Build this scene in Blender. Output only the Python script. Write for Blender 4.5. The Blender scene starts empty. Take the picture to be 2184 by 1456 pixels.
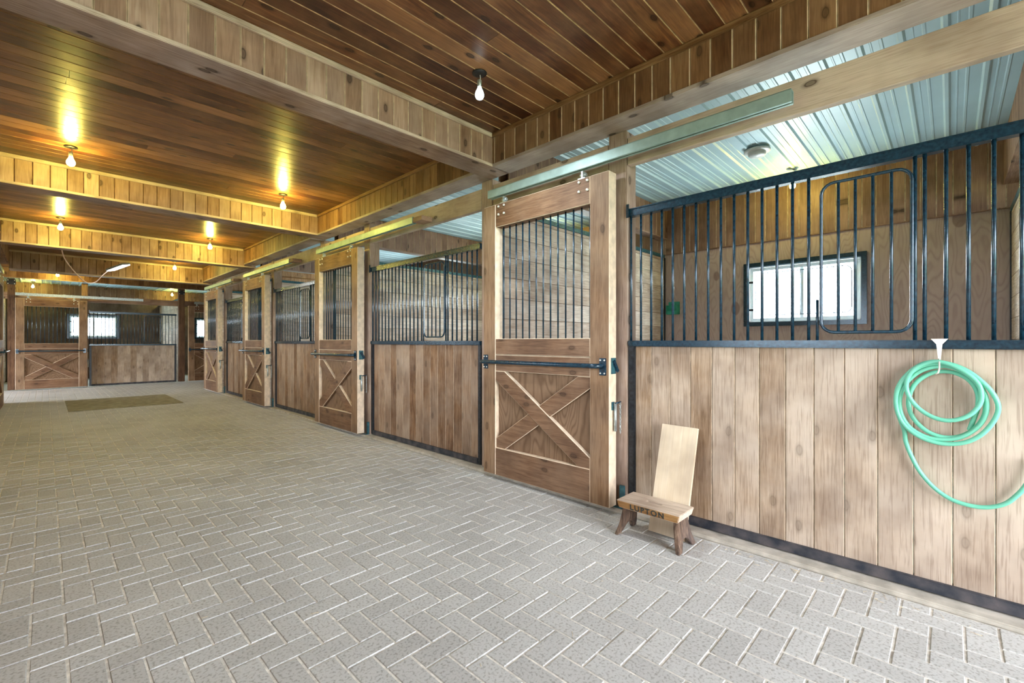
import bpy, bmesh, math, random
from mathutils import Vector, Matrix, Euler
random.seed(7)
sc = bpy.context.scene
col = sc.collection
PI = math.pi

# ------------------------------------------------------------------ camera
F, TH = 965.0, math.atan2(995, 965)
cam_d = bpy.data.cameras.new('camera'); cam = bpy.data.objects.new('camera', cam_d); col.objects.link(cam)
cam.location = (0, 0, 1.15); cam.rotation_euler = (PI / 2, 0, -TH)
cam_d.sensor_width = 36; cam_d.lens = F / 2184 * 36; cam_d.clip_start = 0.05
sc.camera = cam
# ------------------------------------------------------------------ view + world + daylight
sc.view_settings.view_transform = 'Standard'; sc.view_settings.look = 'None'
sc.view_settings.gamma = 1; sc.view_settings.use_curve_mapping = False
sc.view_settings.exposure = 0.35
sc.cycles.use_denoising = True
sc.cycles.max_bounces = 8; sc.cycles.diffuse_bounces = 5; sc.cycles.glossy_bounces = 3
sc.cycles.transparent_max_bounces = 12; sc.cycles.sample_clamp_indirect = 6
sc.cycles.caustics_reflective = False; sc.cycles.caustics_refractive = False
W = bpy.data.worlds.new('overcast_sky'); sc.world = W; W.use_nodes = True
bg = W.node_tree.nodes['Background']; bg.inputs[0].default_value = (0.89, 0.93, 1.0, 1); bg.inputs[1].default_value = 18.0

def area(name, loc, rot, sx, sy, power, colr, portal=False):
    d = bpy.data.lights.new(name, 'AREA'); d.shape = 'RECTANGLE'; d.size = sx; d.size_y = sy
    d.energy = power; d.color = colr
    o = bpy.data.objects.new(name, d); col.objects.link(o); o.location = loc; o.rotation_euler = rot
    if portal: d.cycles.is_portal = True
    return o
# daylight through the open barn doorway behind the camera
area('doorway_portal', (1.05, -3.27, 1.35), (PI / 2, 0, 0), 3.0, 2.7, 1, (1, 1, 1), True)
DAY = (0.84, 0.94, 1.0)

# ------------------------------------------------------------------ mesh builder
class MB:
    def __init__(s): s.v = []; s.f = []; s.m = []; s.sm = []
    def add(s, vs, fs, mi=0, smooth=False):
        b = len(s.v); s.v += [tuple(v) for v in vs]
        for f in fs: s.f.append([b + i for i in f]); s.m.append(mi); s.sm.append(smooth)
    def box(s, x0, x1, y0, y1, z0, z1, mi=0):
        s.add([(x0,y0,z0),(x1,y0,z0),(x1,y1,z0),(x0,y1,z0),(x0,y0,z1),(x1,y0,z1),(x1,y1,z1),(x0,y1,z1)],
              [(3,2,1,0),(4,5,6,7),(0,1,5,4),(1,2,6,5),(2,3,7,6),(3,0,4,7)], mi)
        return s
    def obox(s, p0, p1, w, t, up, mi=0):
        # bar of width w (in 'side' direction) and thickness t (along up) from p0 to p1
        p0 = Vector(p0); p1 = Vector(p1); up = Vector(up).normalized(); d = (p1 - p0).normalized(); sd = d.cross(up).normalized()
        vs = []
        for p in (p0, p1):
            for a, b in ((-1,-1),(1,-1),(1,1),(-1,1)): vs.append(p + sd * (a * w / 2) + up * (b * t / 2))
        s.add(vs, [(3,2,1,0),(4,5,6,7),(0,1,5,4),(1,2,6,5),(2,3,7,6),(3,0,4,7)], mi); return s
    def plank(s, o, u, v, n, w, h, t=0.018, ch=0.004, mi=0, mc=1, tilt=0):
        """plank: front face at o, width along u, length along v, front normal n; chamfered long edges"""
        o = Vector(o); u = Vector(u); v = Vector(v); n = Vector(n)
        q1, q2 = random.uniform(-tilt, tilt), random.uniform(-tilt, tilt)
        pr = [(0, -ch), (ch, q1), (w - ch, q2), (w, -ch), (w, -t), (0, -t)]
        vs = [o + u * a + n * b for a, b in pr] + [o + u * a + n * b + v * h for a, b in pr]
        flip = u.cross(v).dot(n) < 0
        for k, (i, j) in enumerate([(0,1),(1,2),(2,3),(3,4),(4,5),(5,0)]):
            pass
        fs = []; ms = []
        for k in range(6):
            i, j = k, (k + 1) % 6
            f = [i, j, j + 6, i + 6]
            fs.append(f[::-1] if flip else f); ms.append(mc if k in (0, 2) else mi)
        cap0 = [0,1,2,3,4,5]; cap1 = [6,7,8,9,10,11]
        fs.append(cap0 if flip else cap0[::-1]); fs.append(cap1[::-1] if flip else cap1); ms += [mi, mi]
        b = len(s.v); s.v += [tuple(x) for x in vs]
        for f, m in zip(fs, ms): s.f.append([b + i for i in f]); s.m.append(m); s.sm.append(False)
        return s
    def wall_planks(s, o, u, v, n, width, h, pitch, start=0.0, t=0.018, ch=0.004, gap=0.0012, holes=None, butt=False, tilt=0):
        """fill width x h with planks; start = offset of a seam"""
        a = start
        while a > 0: a -= pitch
        o = Vector(o); u = Vector(u); v = Vector(v)
        while a < width:
            a0, a1 = max(a, 0), min(a + pitch, width)
            if a1 - a0 > 0.01:
                if butt:
                    cut = random.uniform(.15, .85) * h
                    if random.random() < .55: segs = [(0, cut), (cut + .002, h)]
                    else: segs = [(0, h)]
                else: segs = [(0, h)]
                for (b0, b1) in segs:
                    s.plank(o + u * (a0 + gap / 2) + v * b0, u, v, n, a1 - a0 - gap, b1 - b0, t, ch, tilt=tilt)
            a += pitch
        return s
    def tube(s, pts, r, n=10, mi=0, closed=False):
        pts = [Vector(p) for p in pts]; N = len(pts); rings = []
        d0 = (pts[1] - pts[0]).normalized()
        ref = Vector((0, 0, 1)) if abs(d0.z) < .9 else Vector((1, 0, 0))
        nrm = (ref - d0 * ref.dot(d0)).normalized()
        b = len(s.v)
        for i, p in enumerate(pts):
            if closed: d = (pts[(i + 1) % N] - pts[i - 1]).normalized()
            else: d = (pts[min(i + 1, N - 1)] - pts[max(i - 1, 0)]).normalized()
            nrm = (nrm - d * nrm.dot(d)).normalized(); bi = d.cross(nrm)
            rr = r[i] if isinstance(r, (list, tuple)) else r
            for k in range(n):
                a = 2 * PI * k / n; s.v.append(tuple(p + nrm * (rr * math.cos(a)) + bi * (rr * math.sin(a))))
        for i in range(N if closed else N - 1):
            i2 = (i + 1) % N
            for k in range(n):
                k2 = (k + 1) % n
                s.f.append([b + i * n + k, b + i * n + k2, b + i2 * n + k2, b + i2 * n + k]); s.m.append(mi); s.sm.append(True)
        if not closed:
            s.f.append([b + k for k in range(n)][::-1]); s.m.append(mi); s.sm.append(False)
            s.f.append([b + (N - 1) * n + k for k in range(n)]); s.m.append(mi); s.sm.append(False)
        return s
    def lathe(s, prof, c=(0,0,0), n=20, mi=0):
        """prof list of (r,z) about local z at c"""
        b = len(s.v); c = Vector(c)
        for r, z in prof:
            for k in range(n):
                a = 2 * PI * k / n; s.v.append((c.x + max(r, 1e-4) * math.cos(a), c.y + max(r, 1e-4) * math.sin(a), c.z + z))
        for i in range(len(prof) - 1):
            for k in range(n):
                k2 = (k + 1) % n
                s.f.append([b + i * n + k, b + i * n + k2, b + (i + 1) * n + k2, b + (i + 1) * n + k]); s.m.append(mi); s.sm.append(True)
        return s
    def prism(s, poly, axis_from, axis_to, mi=0):
        """poly: list of 3D points (planar), extruded by vector axis_to-axis_from"""
        e = Vector(axis_to) - Vector(axis_from); N = len(poly)
        vs = [Vector(p) for p in poly] + [Vector(p) + e for p in poly]
        fs = [list(range(N))[::-1], [N + i for i in range(N)]] + [[i, (i + 1) % N, N + (i + 1) % N, N + i] for i in range(N)]
        s.add(vs, fs, mi); return s
    def build(s, name, mats, parent=None, bevel=0, bmat=-1, recalc=True):
        me = bpy.data.meshes.new(name); me.from_pydata(s.v, [], s.f)
        if not isinstance(mats, (list, tuple)): mats = [mats]
        for m in mats: me.materials.append(m)
        me.polygons.foreach_set('material_index', [min(x, len(mats) - 1) for x in s.m]); me.polygons.foreach_set('use_smooth', s.sm)
        if bevel or recalc:
            bm = bmesh.new(); bm.from_mesh(me)
            if recalc: bmesh.ops.recalc_face_normals(bm, faces=bm.faces)
            if bevel:
                es = [e for e in bm.edges if len(e.link_faces) == 2 and e.calc_face_angle(0) > .6]
                bmesh.ops.bevel(bm, geom=es, offset=bevel, segments=1 if bmat >= 0 else 2, affect='EDGES', clamp_overlap=True, material=bmat)
            bm.to_mesh(me); bm.free()
        me.update()
        o = bpy.data.objects.new(name, me); col.objects.link(o)
        if parent: o.parent = parent
        return o

def tag(o, label=None, cat=None, group=None, kind=None):
    if label: o['label'] = label
    if cat: o['category'] = cat
    if group: o['group'] = group
    if kind: o['kind'] = kind
    return o
def empty(name, loc, rz=0.0):
    o = bpy.data.objects.new(name, None); col.objects.link(o); o.location = loc; o.rotation_euler = (0, 0, rz)
    o.empty_display_size = .1
    return o
def structure(o): o['kind'] = 'structure'; return o
def copy_tree(o, parent=None):
    c = o.copy(); col.objects.link(c)
    if parent: c.parent = parent
    for ch in list(o.children): copy_tree(ch, c)
    return c

# ------------------------------------------------------------------ materials
def newmat(name):
    m = bpy.data.materials.new(name); m.use_nodes = True; nt = m.node_tree; nt.nodes.clear()
    out = nt.nodes.new('ShaderNodeOutputMaterial'); p = nt.nodes.new('ShaderNodeBsdfPrincipled')
    nt.links.new(p.outputs[0], out.inputs[0]); return m, nt, p
def N(nt, t, **kw):
    n = nt.nodes.new(t)
    for k, v in kw.items():
        if k.startswith('i_'): n.inputs[int(k[2:])].default_value = v
        else: setattr(n, k, v)
    return n
def ramp(nt, stops):
    r = nt.nodes.new('ShaderNodeValToRGB'); e = r.color_ramp.elements
    while len(e) < len(stops): e.new(.5)
    for k, (p, c) in enumerate(stops): e[k].position = p; e[k].color = (*c, 1) if len(c) == 3 else c
    return r
def mixc(nt, fac, a, b, mode='MIX'):
    m = nt.nodes.new('ShaderNodeMix'); m.data_type = 'RGBA'; m.blend_type = mode
    for sock, val in ((m.inputs[0], fac), (m.inputs[6], a), (m.inputs[7], b)):
        if hasattr(val, 'links') or hasattr(val, 'is_linked'): nt.links.new(val, sock)
        elif isinstance(val, (int, float)): sock.default_value = val
        else: sock.default_value = (*val, 1)
    return m.outputs[2]
def math_(nt, op, a, b=None, c=None, clamp=False):
    m = nt.nodes.new('ShaderNodeMath'); m.operation = op; m.use_clamp = clamp
    for k, v in enumerate((a, b, c)):
        if v is None: continue
        if isinstance(v, (int, float)): m.inputs[k].default_value = v
        else: nt.links.new(v, m.inputs[k])
    return m.outputs[0]

def wood(name, dark, mid, light, axis='z', rough=.6, var=.5, knots=.5, weather=None, wamt=.5, bump=.25, spec=.35, coat=0, grain=1.0, fade=None, fine=.5, streak=1.0, flat=None):
    m, nt, p = newmat(name); L = nt.links.new
    tc = N(nt, 'ShaderNodeTexCoord'); geo = N(nt, 'ShaderNodeNewGeometry'); oi = N(nt, 'ShaderNodeObjectInfo')
    isl = geo.outputs['Random Per Island']
    off = N(nt, 'ShaderNodeCombineXYZ')
    r1 = math_(nt, 'MULTIPLY', isl, 37.0); r2 = math_(nt, 'MULTIPLY', oi.outputs['Random'], 53.0); r3 = math_(nt, 'ADD', r1, r2)
    for k in range(3): L(r3, off.inputs[k])
    va = N(nt, 'ShaderNodeVectorMath', operation='ADD'); L(tc.outputs['Object'], va.inputs[0]); L(off.outputs[0], va.inputs[1])
    a, c = 1.1, 16.0
    S = {'x': (a, c, c), 'y': (c, a, c), 'z': (c, c, a)}[axis]
    mp = N(nt, 'ShaderNodeMapping'); mp.inputs['Scale'].default_value = S; L(va.outputs[0], mp.inputs[0])
    n1 = N(nt, 'ShaderNodeTexNoise'); n1.inputs['Scale'].default_value = 2.2 * grain; n1.inputs['Detail'].default_value = 7; n1.inputs['Roughness'].default_value = .62; n1.inputs['Distortion'].default_value = .9
    L(mp.outputs[0], n1.inputs['Vector'])
    n2 = N(nt, 'ShaderNodeTexNoise'); n2.inputs['Scale'].default_value = 9 * grain; n2.inputs['Detail'].default_value = 3; L(mp.outputs[0], n2.inputs['Vector'])
    g = math_(nt, 'ADD', math_(nt, 'MULTIPLY', n1.outputs[0], .72 * streak), math_(nt, 'MULTIPLY', n2.outputs[0], .28 * streak))
    g = math_(nt, 'ADD', g, .5 * (1 - streak))
    # per board tone shift
    g = math_(nt, 'ADD', g, math_(nt, 'MULTIPLY', math_(nt, 'SUBTRACT', isl, .5), .22 * var * 2))
    cr = ramp(nt, [(.34, dark), (.5, mid), (.64, light)]); L(g, cr.inputs[0]); colr = cr.outputs[0]
    if weather:
        n3 = N(nt, 'ShaderNodeTexNoise'); n3.inputs['Scale'].default_value = 2.3; n3.inputs['Detail'].default_value = 5; n3.inputs['Roughness'].default_value = .6
        L(va.outputs[0], n3.inputs['Vector'])
        w = math_(nt, 'MULTIPLY', math_(nt, 'SUBTRACT', math_(nt, 'ADD', n3.outputs[0], math_(nt, 'MULTIPLY', isl, .25)), .48, clamp=True), 3.2 * wamt, clamp=True)
        if fade:   # boards get paler towards one end of the panel
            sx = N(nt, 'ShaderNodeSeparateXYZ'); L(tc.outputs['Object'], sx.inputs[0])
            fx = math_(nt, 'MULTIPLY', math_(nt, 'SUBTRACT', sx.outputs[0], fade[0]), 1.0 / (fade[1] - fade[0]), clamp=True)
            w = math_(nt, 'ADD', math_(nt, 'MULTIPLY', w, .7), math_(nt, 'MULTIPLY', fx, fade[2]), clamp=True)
        colr = mixc(nt, w, colr, weather)
    if knots > 0:
        ks = {'x': (4.2, 8.2, 8.2), 'y': (8.2, 4.2, 8.2), 'z': (8.2, 8.2, 4.2)}[axis]
        mk = N(nt, 'ShaderNodeMapping'); mk.inputs['Scale'].default_value = ks; L(va.outputs[0], mk.inputs[0])
        vo = N(nt, 'ShaderNodeTexVoronoi'); vo.inputs['Scale'].default_value = 1.05; 
        if flat:   # boards that face one way: knots laid out on the board's own face
            vo.voronoi_dimensions = '2D'; sv = N(nt, 'ShaderNodeSeparateXYZ'); L(mk.outputs[0], sv.inputs[0]); cv = N(nt, 'ShaderNodeCombineXYZ')
            a_, b_ = {'x': (1, 2), 'y': (0, 2), 'z': (0, 1)}[flat]; L(sv.outputs[a_], cv.inputs[0]); L(sv.outputs[b_], cv.inputs[1]); L(cv.outputs[0], vo.inputs['Vector'])
        else: L(mk.outputs[0], vo.inputs['Vector'])
        nn = N(nt, 'ShaderNodeTexNoise'); nn.inputs['Scale'].default_value = 14; L(va.outputs[0], nn.inputs['Vector'])
        dd = math_(nt, 'ADD', vo.outputs['Distance'], math_(nt, 'MULTIPLY', math_(nt, 'SUBTRACT', nn.outputs[0], .5), .10))
        kr = ramp(nt, [(0.0, (.75, .75, .75)), (.075, (.7, .7, .7)), (.105, (1, 1, 1)), (.14, (.4, .4, .4)), (.22, (0, 0, 0))]); L(dd, kr.inputs[0])
        sp = N(nt, 'ShaderNodeSeparateColor'); L(vo.outputs['Color'], sp.inputs[0]); keep = math_(nt, 'GREATER_THAN', sp.outputs[0], .78 if flat else .58)
        colr = mixc(nt, math_(nt, 'MULTIPLY', math_(nt, 'MULTIPLY', kr.outputs[0], keep), min(1, knots * 1.4)), colr, tuple(x * .28 for x in dark))
    mf = N(nt, 'ShaderNodeMapping'); mf.inputs['Scale'].default_value = {'x': (2.5, 60, 60), 'y': (60, 2.5, 60), 'z': (60, 60, 2.5)}[axis]; L(va.outputs[0], mf.inputs[0])
    nf = N(nt, 'ShaderNodeTexNoise'); nf.inputs['Scale'].default_value = 2.6; nf.inputs['Detail'].default_value = 3; nf.inputs['Distortion'].default_value = .4; L(mf.outputs[0], nf.inputs['Vector'])
    fr = ramp(nt, [(.36, (.52, .46, .42)), (.50, (1, 1, 1))]); L(nf.outputs[0], fr.inputs[0])
    colr = mixc(nt, fine, colr, fr.outputs[0], 'MULTIPLY')
    nb = N(nt, 'ShaderNodeTexNoise'); nb.inputs['Scale'].default_value = 3.1; nb.inputs['Detail'].default_value = 3; L(va.outputs[0], nb.inputs['Vector'])
    br = ramp(nt, [(.36, (.66, .60, .56)), (.62, (1.18, 1.16, 1.12))]); L(nb.outputs[0], br.inputs[0])
    colr = mixc(nt, .75, colr, br.outputs[0], 'MULTIPLY')
    L(colr, p.inputs['Base Color'])
    p.inputs['Roughness'].default_value = rough; p.inputs['Specular IOR Level'].default_value = spec
    if coat: p.inputs['Coat Weight'].default_value = coat; p.inputs['Coat Roughness'].default_value = .3
    bp = N(nt, 'ShaderNodeBump'); bp.inputs['Strength'].default_value = bump; bp.inputs['Distance'].default_value = .004
    L(g, bp.inputs['Height']); L(bp.outputs[0], p.inputs['Normal'])
    return m
def plywood(name, c1, c2, spots=None, rough=.75, axis='z'):
    m, nt, p = newmat(name); L = nt.links.new
    tc = N(nt, 'ShaderNodeTexCoord'); oi = N(nt, 'ShaderNodeObjectInfo')
    va = N(nt, 'ShaderNodeVectorMath', operation='ADD'); L(tc.outputs['Object'], va.inputs[0]); L(oi.outputs['Random'], va.inputs[1])
    mp = N(nt, 'ShaderNodeMapping'); mp.inputs['Scale'].default_value = (1, 1, .28) if axis == 'z' else (.28, .28, 1); L(va.outputs[0], mp.inputs[0])
    n0 = N(nt, 'ShaderNodeTexNoise'); n0.inputs['Scale'].default_value = 3.2; n0.inputs['Detail'].default_value = 2; L(mp.outputs[0], n0.inputs['Vector'])
    # contour rings from the noise field give the rotary-cut figure
    rings = math_(nt, 'SINE', math_(nt, 'MULTIPLY', n0.outputs[0], 150.0))
    rr = math_(nt, 'MULTIPLY_ADD', rings, .5, .5)
    fine = N(nt, 'ShaderNodeTexNoise'); fine.inputs['Scale'].default_value = 40; fine.inputs['Detail'].default_value = 4; L(mp.outputs[0], fine.inputs['Vector'])
    k = math_(nt, 'ADD', math_(nt, 'MULTIPLY', math_(nt, 'POWER', rr, 3.0), .5), math_(nt, 'MULTIPLY', fine.outputs[0], .6), clamp=True)
    colr = mixc(nt, k, c1, c2)
    big = N(nt, 'ShaderNodeTexNoise'); big.inputs['Scale'].default_value = 1.3; big.inputs['Detail'].default_value = 4; L(va.outputs[0], big.inputs['Vector'])
    colr = mixc(nt, math_(nt, 'MULTIPLY', math_(nt, 'SUBTRACT', big.outputs[0], .45, clamp=True), 1.6, clamp=True), colr, tuple(x * .72 for x in c1))
    if spots:
        ms = N(nt, 'ShaderNodeMapping'); ms.inputs['Scale'].default_value = (3.4, 3.4, 2.0) if axis == 'z' else (2.0, 3.4, 3.4); L(va.outputs[0], ms.inputs[0])
        vo = N(nt, 'ShaderNodeTexVoronoi'); vo.inputs['Scale'].default_value = .8; L(ms.outputs[0], vo.inputs['Vector'])
        sr = ramp(nt, [(0, (1, 1, 1)), (.13, (1, 1, 1)), (.15, (0, 0, 0))]); L(vo.outputs['Distance'], sr.inputs[0])
        colr = mixc(nt, math_(nt, 'MULTIPLY', sr.outputs[0], .55), colr, spots)
    L(colr, p.inputs['Base Color']); p.inputs['Roughness'].default_value = rough; p.inputs['Specular IOR Level'].default_value = .25
    return m
def plain(name, c, rough=.5, metal=0, noise=.15, nscale=20, c2=None, spec=.5, bump=0):
    m, nt, p = newmat(name); L = nt.links.new
    tc = N(nt, 'ShaderNodeTexCoord'); n = N(nt, 'ShaderNodeTexNoise'); n.inputs['Scale'].default_value = nscale; n.inputs['Detail'].default_value = 5
    L(tc.outputs['Object'], n.inputs['Vector'])
    r = ramp(nt, [(.35, tuple(x * (1 - noise) for x in c)), (.7, c2 or tuple(min(1, x * (1 + noise)) for x in c))]); L(n.outputs[0], r.inputs[0])
    L(r.outputs[0], p.inputs['Base Color'])
    p.inputs['Roughness'].default_value = rough; p.inputs['Metallic'].default_value = metal; p.inputs['Specular IOR Level'].default_value = spec
    if bump:
        b = N(nt, 'ShaderNodeBump'); b.inputs['Strength'].default_value = bump; b.inputs['Distance'].default_value = .003; L(n.outputs[0], b.inputs['Height']); L(b.outputs[0], p.inputs['Normal'])
    return m
def emis(name, c, s):
    m, nt, p = newmat(name); p.inputs['Emission Color'].default_value = (*c, 1); p.inputs['Emission Strength'].default_value = s
    p.inputs['Base Color'].default_value = (*c, 1); return m
def glass(name):
    m = bpy.data.materials.new(name); m.use_nodes = True; nt = m.node_tree; nt.nodes.clear()
    out = N(nt, 'ShaderNodeOutputMaterial'); t = N(nt, 'ShaderNodeBsdfTransparent'); g = N(nt, 'ShaderNodeBsdfGlossy'); mx = N(nt, 'ShaderNodeMixShader')
    t.inputs[0].default_value = (.94, .97, .98, 1); g.inputs['Roughness'].default_value = .05; mx.inputs[0].default_value = .08
    nt.links.new(t.outputs[0], mx.inputs[1]); nt.links.new(g.outputs[0], mx.inputs[2]); nt.links.new(mx.outputs[0], out.inputs[0]); return m

M = {}
M['ceil'] = wood('stained_pine_ceiling', (0.04, 0.0105, 0.0045), (0.112, 0.034, 0.013), (0.29, 0.125, 0.042), 'x', rough=.30, var=.55, knots=.8, weather=(0.4, 0.215, 0.1), wamt=0.45, spec=.55, bump=.35, fine=.3, streak=.75, flat='z')
M['ceil_y'] = wood('stained_pine_ceiling_along', (.085, .030, .009), (.19, .075, .024), (.38, .20, .08), 'y', rough=.42, var=.55, knots=.8, spec=.5)
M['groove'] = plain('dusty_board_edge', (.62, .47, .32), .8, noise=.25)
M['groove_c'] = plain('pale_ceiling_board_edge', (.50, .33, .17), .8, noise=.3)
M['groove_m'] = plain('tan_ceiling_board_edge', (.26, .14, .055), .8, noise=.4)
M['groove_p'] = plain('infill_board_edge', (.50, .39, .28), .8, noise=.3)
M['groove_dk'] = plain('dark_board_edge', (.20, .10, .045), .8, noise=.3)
M['fascia'] = wood('stained_pine_boards', (0.085, 0.032, 0.011), (0.19, 0.088, 0.036), (0.32, 0.175, 0.08), 'z', rough=.55, var=.5, knots=.55, weather=(0.31, 0.2, 0.125), wamt=0.3, spec=.4, fine=.3, streak=.65, flat='y')
M['beamb'] = wood('golden_pine_boards', (0.21, 0.115, 0.065), (0.38, 0.235, 0.155), (0.52, 0.365, 0.265), 'z', rough=.55, var=.5, knots=.7, weather=(0.46, 0.335, 0.275), wamt=0.4, spec=.4, fine=.25, streak=.6, flat='y')
M['soff_x'] = wood('soffit_board_across', (0.160, 0.074, 0.031), (0.288, 0.171, 0.102), (0.416, 0.283, 0.204), 'x', rough=.6, var=.3, knots=.9, weather=(0.368, 0.298, 0.282), wamt=.6, flat='z')
M['soff_y'] = wood('soffit_board_along', (0.192, 0.104, 0.052), (0.320, 0.216, 0.144), (0.440, 0.336, 0.264), 'y', rough=.6, var=.3, knots=.8, weather=(0.400, 0.336, 0.336), wamt=.6)
M['trim_x'] = wood('crown_strip_across', (0.44, 0.32, 0.22), (0.6, 0.48, 0.37), (0.7, 0.58, 0.47), 'x', rough=.6, knots=.2)
M['trim_y'] = wood('crown_strip_along', (.17, .075, .025), (.30, .15, .06), (.42, .25, .12), 'y', rough=.6, knots=.2)
M['post'] = wood('timber_post_wood', (0.221, 0.133, 0.076), (0.357, 0.241, 0.162), (0.459, 0.340, 0.255), 'z', rough=.75, knots=.6, weather=(0.425, 0.340, 0.306), wamt=.6, flat='y')
M['post_dk'] = wood('dark_post_wood', (.05, .022, .010), (.10, .05, .025), (.16, .09, .05), 'z', rough=.75, knots=.4)
M['header'] = wood('header_timber_wood', (0.208, 0.112, 0.052), (0.336, 0.216, 0.128), (0.464, 0.352, 0.248), 'y', rough=.7, knots=.7, weather=(0.448, 0.360, 0.288), wamt=.7)
M['header_x'] = wood('header_timber_wood_across', (0.208, 0.104, 0.051), (0.320, 0.179, 0.102), (0.432, 0.283, 0.188), 'x', rough=.7, knots=.7, weather=(0.400, 0.283, 0.220), wamt=.5)
M['header_t'] = wood('pale_header_wood', (.30, .20, .14), (.44, .32, .24), (.56, .44, .36), 'x', rough=.7, knots=.9, weather=(.54, .46, .38), wamt=.5, fine=.3, streak=.7, flat='y')
M['soffit_p'] = wood('fascia_soffit_wood', (.24, .16, .12), (.36, .27, .22), (.46, .37, .32), 'x', rough=.6, knots=.9, weather=(.44, .38, .36), wamt=.5, fine=.3, streak=.6, flat='z')
M['trim_d'] = wood('dark_crown_strip', (.09, .036, .012), (.19, .09, .036), (.30, .17, .08), 'x', rough=.5, knots=.2, fine=.3)
M['door'] = wood('door_stile_wood', (0.117, 0.052, 0.018), (0.211, 0.111, 0.050), (0.312, 0.192, 0.107), 'z', rough=.62, knots=.5, weather=(0.281, 0.196, 0.133), wamt=0.55, flat='y')
M['door_x'] = wood('door_rail_wood', (0.079, 0.031, 0.012), (0.144, 0.065, 0.029), (0.230, 0.126, 0.068), 'x', rough=.62, knots=.5, weather=(0.223, 0.150, 0.102), wamt=0.45, flat='y')
M['edge'] = plain('pale_wood_edge', (.72, .58, .43), .8, noise=.15)
M['ply'] = plywood('door_plywood', (.29, .185, .115), (.13, .075, .042))
M['plank'] = wood('infill_plank_wood', (0.135, 0.065, 0.030), (0.252, 0.144, 0.078), (0.378, 0.252, 0.165), 'z', rough=.7, var=.55, knots=.35, weather=(0.360, 0.278, 0.217), wamt=0.7, grain=1.3, flat='y')
M['plank_near'] = wood('pale_plank_wood', (0.180, 0.104, 0.048), (0.306, 0.203, 0.119), (0.414, 0.306, 0.214), 'z', rough=.75, var=.3, knots=.3, weather=(0.504, 0.427, 0.356), wamt=0.8, grain=1.3, fade=(.45, 1.5, .75), flat='y')
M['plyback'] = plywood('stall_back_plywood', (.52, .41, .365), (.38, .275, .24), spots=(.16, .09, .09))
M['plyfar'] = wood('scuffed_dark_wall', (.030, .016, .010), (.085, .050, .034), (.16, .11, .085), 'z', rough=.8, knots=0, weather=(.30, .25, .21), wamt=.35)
M['plyside'] = wood('stall_side_boards', (0.5, 0.38, 0.29), (0.64, 0.53, 0.44), (0.74, 0.66, 0.58), 'x', rough=.75, var=.35, knots=.2)
M['plyside_y'] = wood('stall_side_boards_along', (.42, .29, .20), (.56, .43, .33), (.66, .54, .44), 'y', rough=.75, var=.35, knots=.2)
M['backboards'] = wood('stall_upper_boards', (0.17, 0.095, 0.065), (0.27, 0.17, 0.125), (0.36, 0.24, 0.18), 'z', rough=.65, var=.35, knots=.8, fine=.3, streak=.6, flat='y')
M['wallbd'] = wood('aisle_wall_boards', (.22, .12, .06), (.36, .22, .13), (.48, .33, .22), 'z', rough=.7, var=.4, knots=.4)
M['steel'] = plain('dark_painted_steel', (.008, .032, .058), .24, .2, noise=.3, nscale=60, c2=(.014, .055, .09), spec=.7, bump=.1)
M['steel_dk'] = plain('black_painted_steel', (.012, .016, .022), .4, .2, noise=.5, nscale=50, c2=(.03, .035, .045), spec=.6)
M['teal'] = plain('teal_painted_steel', (.03, .12, .16), .4, .2, noise=.4, nscale=40, c2=(.06, .19, .22), spec=.6)
M['track'] = plain('grey_green_track_paint', (.33, .45, .43), .45, .25, noise=.12, nscale=14, spec=.5)
M['galv'] = plain('galvanised_steel', (.50, .56, .56), .4, .7, noise=.2, nscale=40)
M['bolt'] = plain('pale_bolt_metal', (.78, .76, .70), .35, .4, noise=.1)
M['rust'] = plain('dusty_dark_channel', (.025, .035, .055), .7, 0, noise=.4, nscale=14, c2=(.09, .08, .085))
M['metalceil'] = plain('white_corrugated_metal', (.40, .565, .62), .42, .0, noise=.05, nscale=3, spec=.6)
M['concrete'] = plain('kerb_concrete', (.46, .43, .37), .9, 0, noise=.2, nscale=12, c2=(.60, .56, .49), bump=.3)
M['vinyl'] = plain('white_vinyl', (.80, .84, .86), .4, 0, noise=.04)
M['glass'] = glass('window_glass')
M['hose'] = plain('green_rubber_hose', (.15, .52, .37), .38, 0, noise=.10, nscale=6, spec=.5)
M['green'] = plain('green_plastic', (.03, .30, .20), .45, 0, noise=.2)
M['white'] = plain('white_strap', (.82, .80, .76), .6, 0, noise=.06)
M['black'] = plain('black_plastic', (.012, .012, .014), .4, 0, noise=.2)
M['bulb_off'] = emis('cool_white_bulb_glass', (.86, .94, 1.0), 1.6)
WARM = (1.0, .82, .15)
M['bulb_on'] = emis('lit_bulb_glass', WARM, 520)
M['bulb_stall'] = emis('lit_stall_bulb_glass', WARM, 260)
M['tube_on'] = emis('lit_led_panel', (.95, .98, 1.0), 60)
M['ceramic'] = plain('off_white_ceramic', (.62, .66, .66), .4, 0, noise=.1)
M['boardpale'] = wood('pale_pine_board', (0.58, 0.47, 0.33), (0.66, 0.56, 0.42), (0.71, 0.62, 0.49), 'z', rough=.7, var=.1, knots=.35, bump=.1, fine=.12, streak=.5)
M['stooltop'] = wood('stool_top_wood', (0.38, 0.29, 0.21), (0.55, 0.45, 0.36), (0.66, 0.56, 0.47), 'x', rough=.8, knots=.0, weather=(0.62, 0.54, 0.46), wamt=0.6)
M['stooledge'] = wood('stool_edge_wood', (0.22, 0.105, 0.03), (0.36, 0.19, 0.065), (0.46, 0.28, 0.12), 'x', rough=.7, knots=.0)
M['stoolleg'] = wood('stool_leg_wood', (0.05, 0.032, 0.024), (0.17, 0.11, 0.075), (0.4, 0.31, 0.24), 'z', rough=.75, knots=.0, weather=(0.07, 0.065, 0.075), wamt=0.7)
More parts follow.
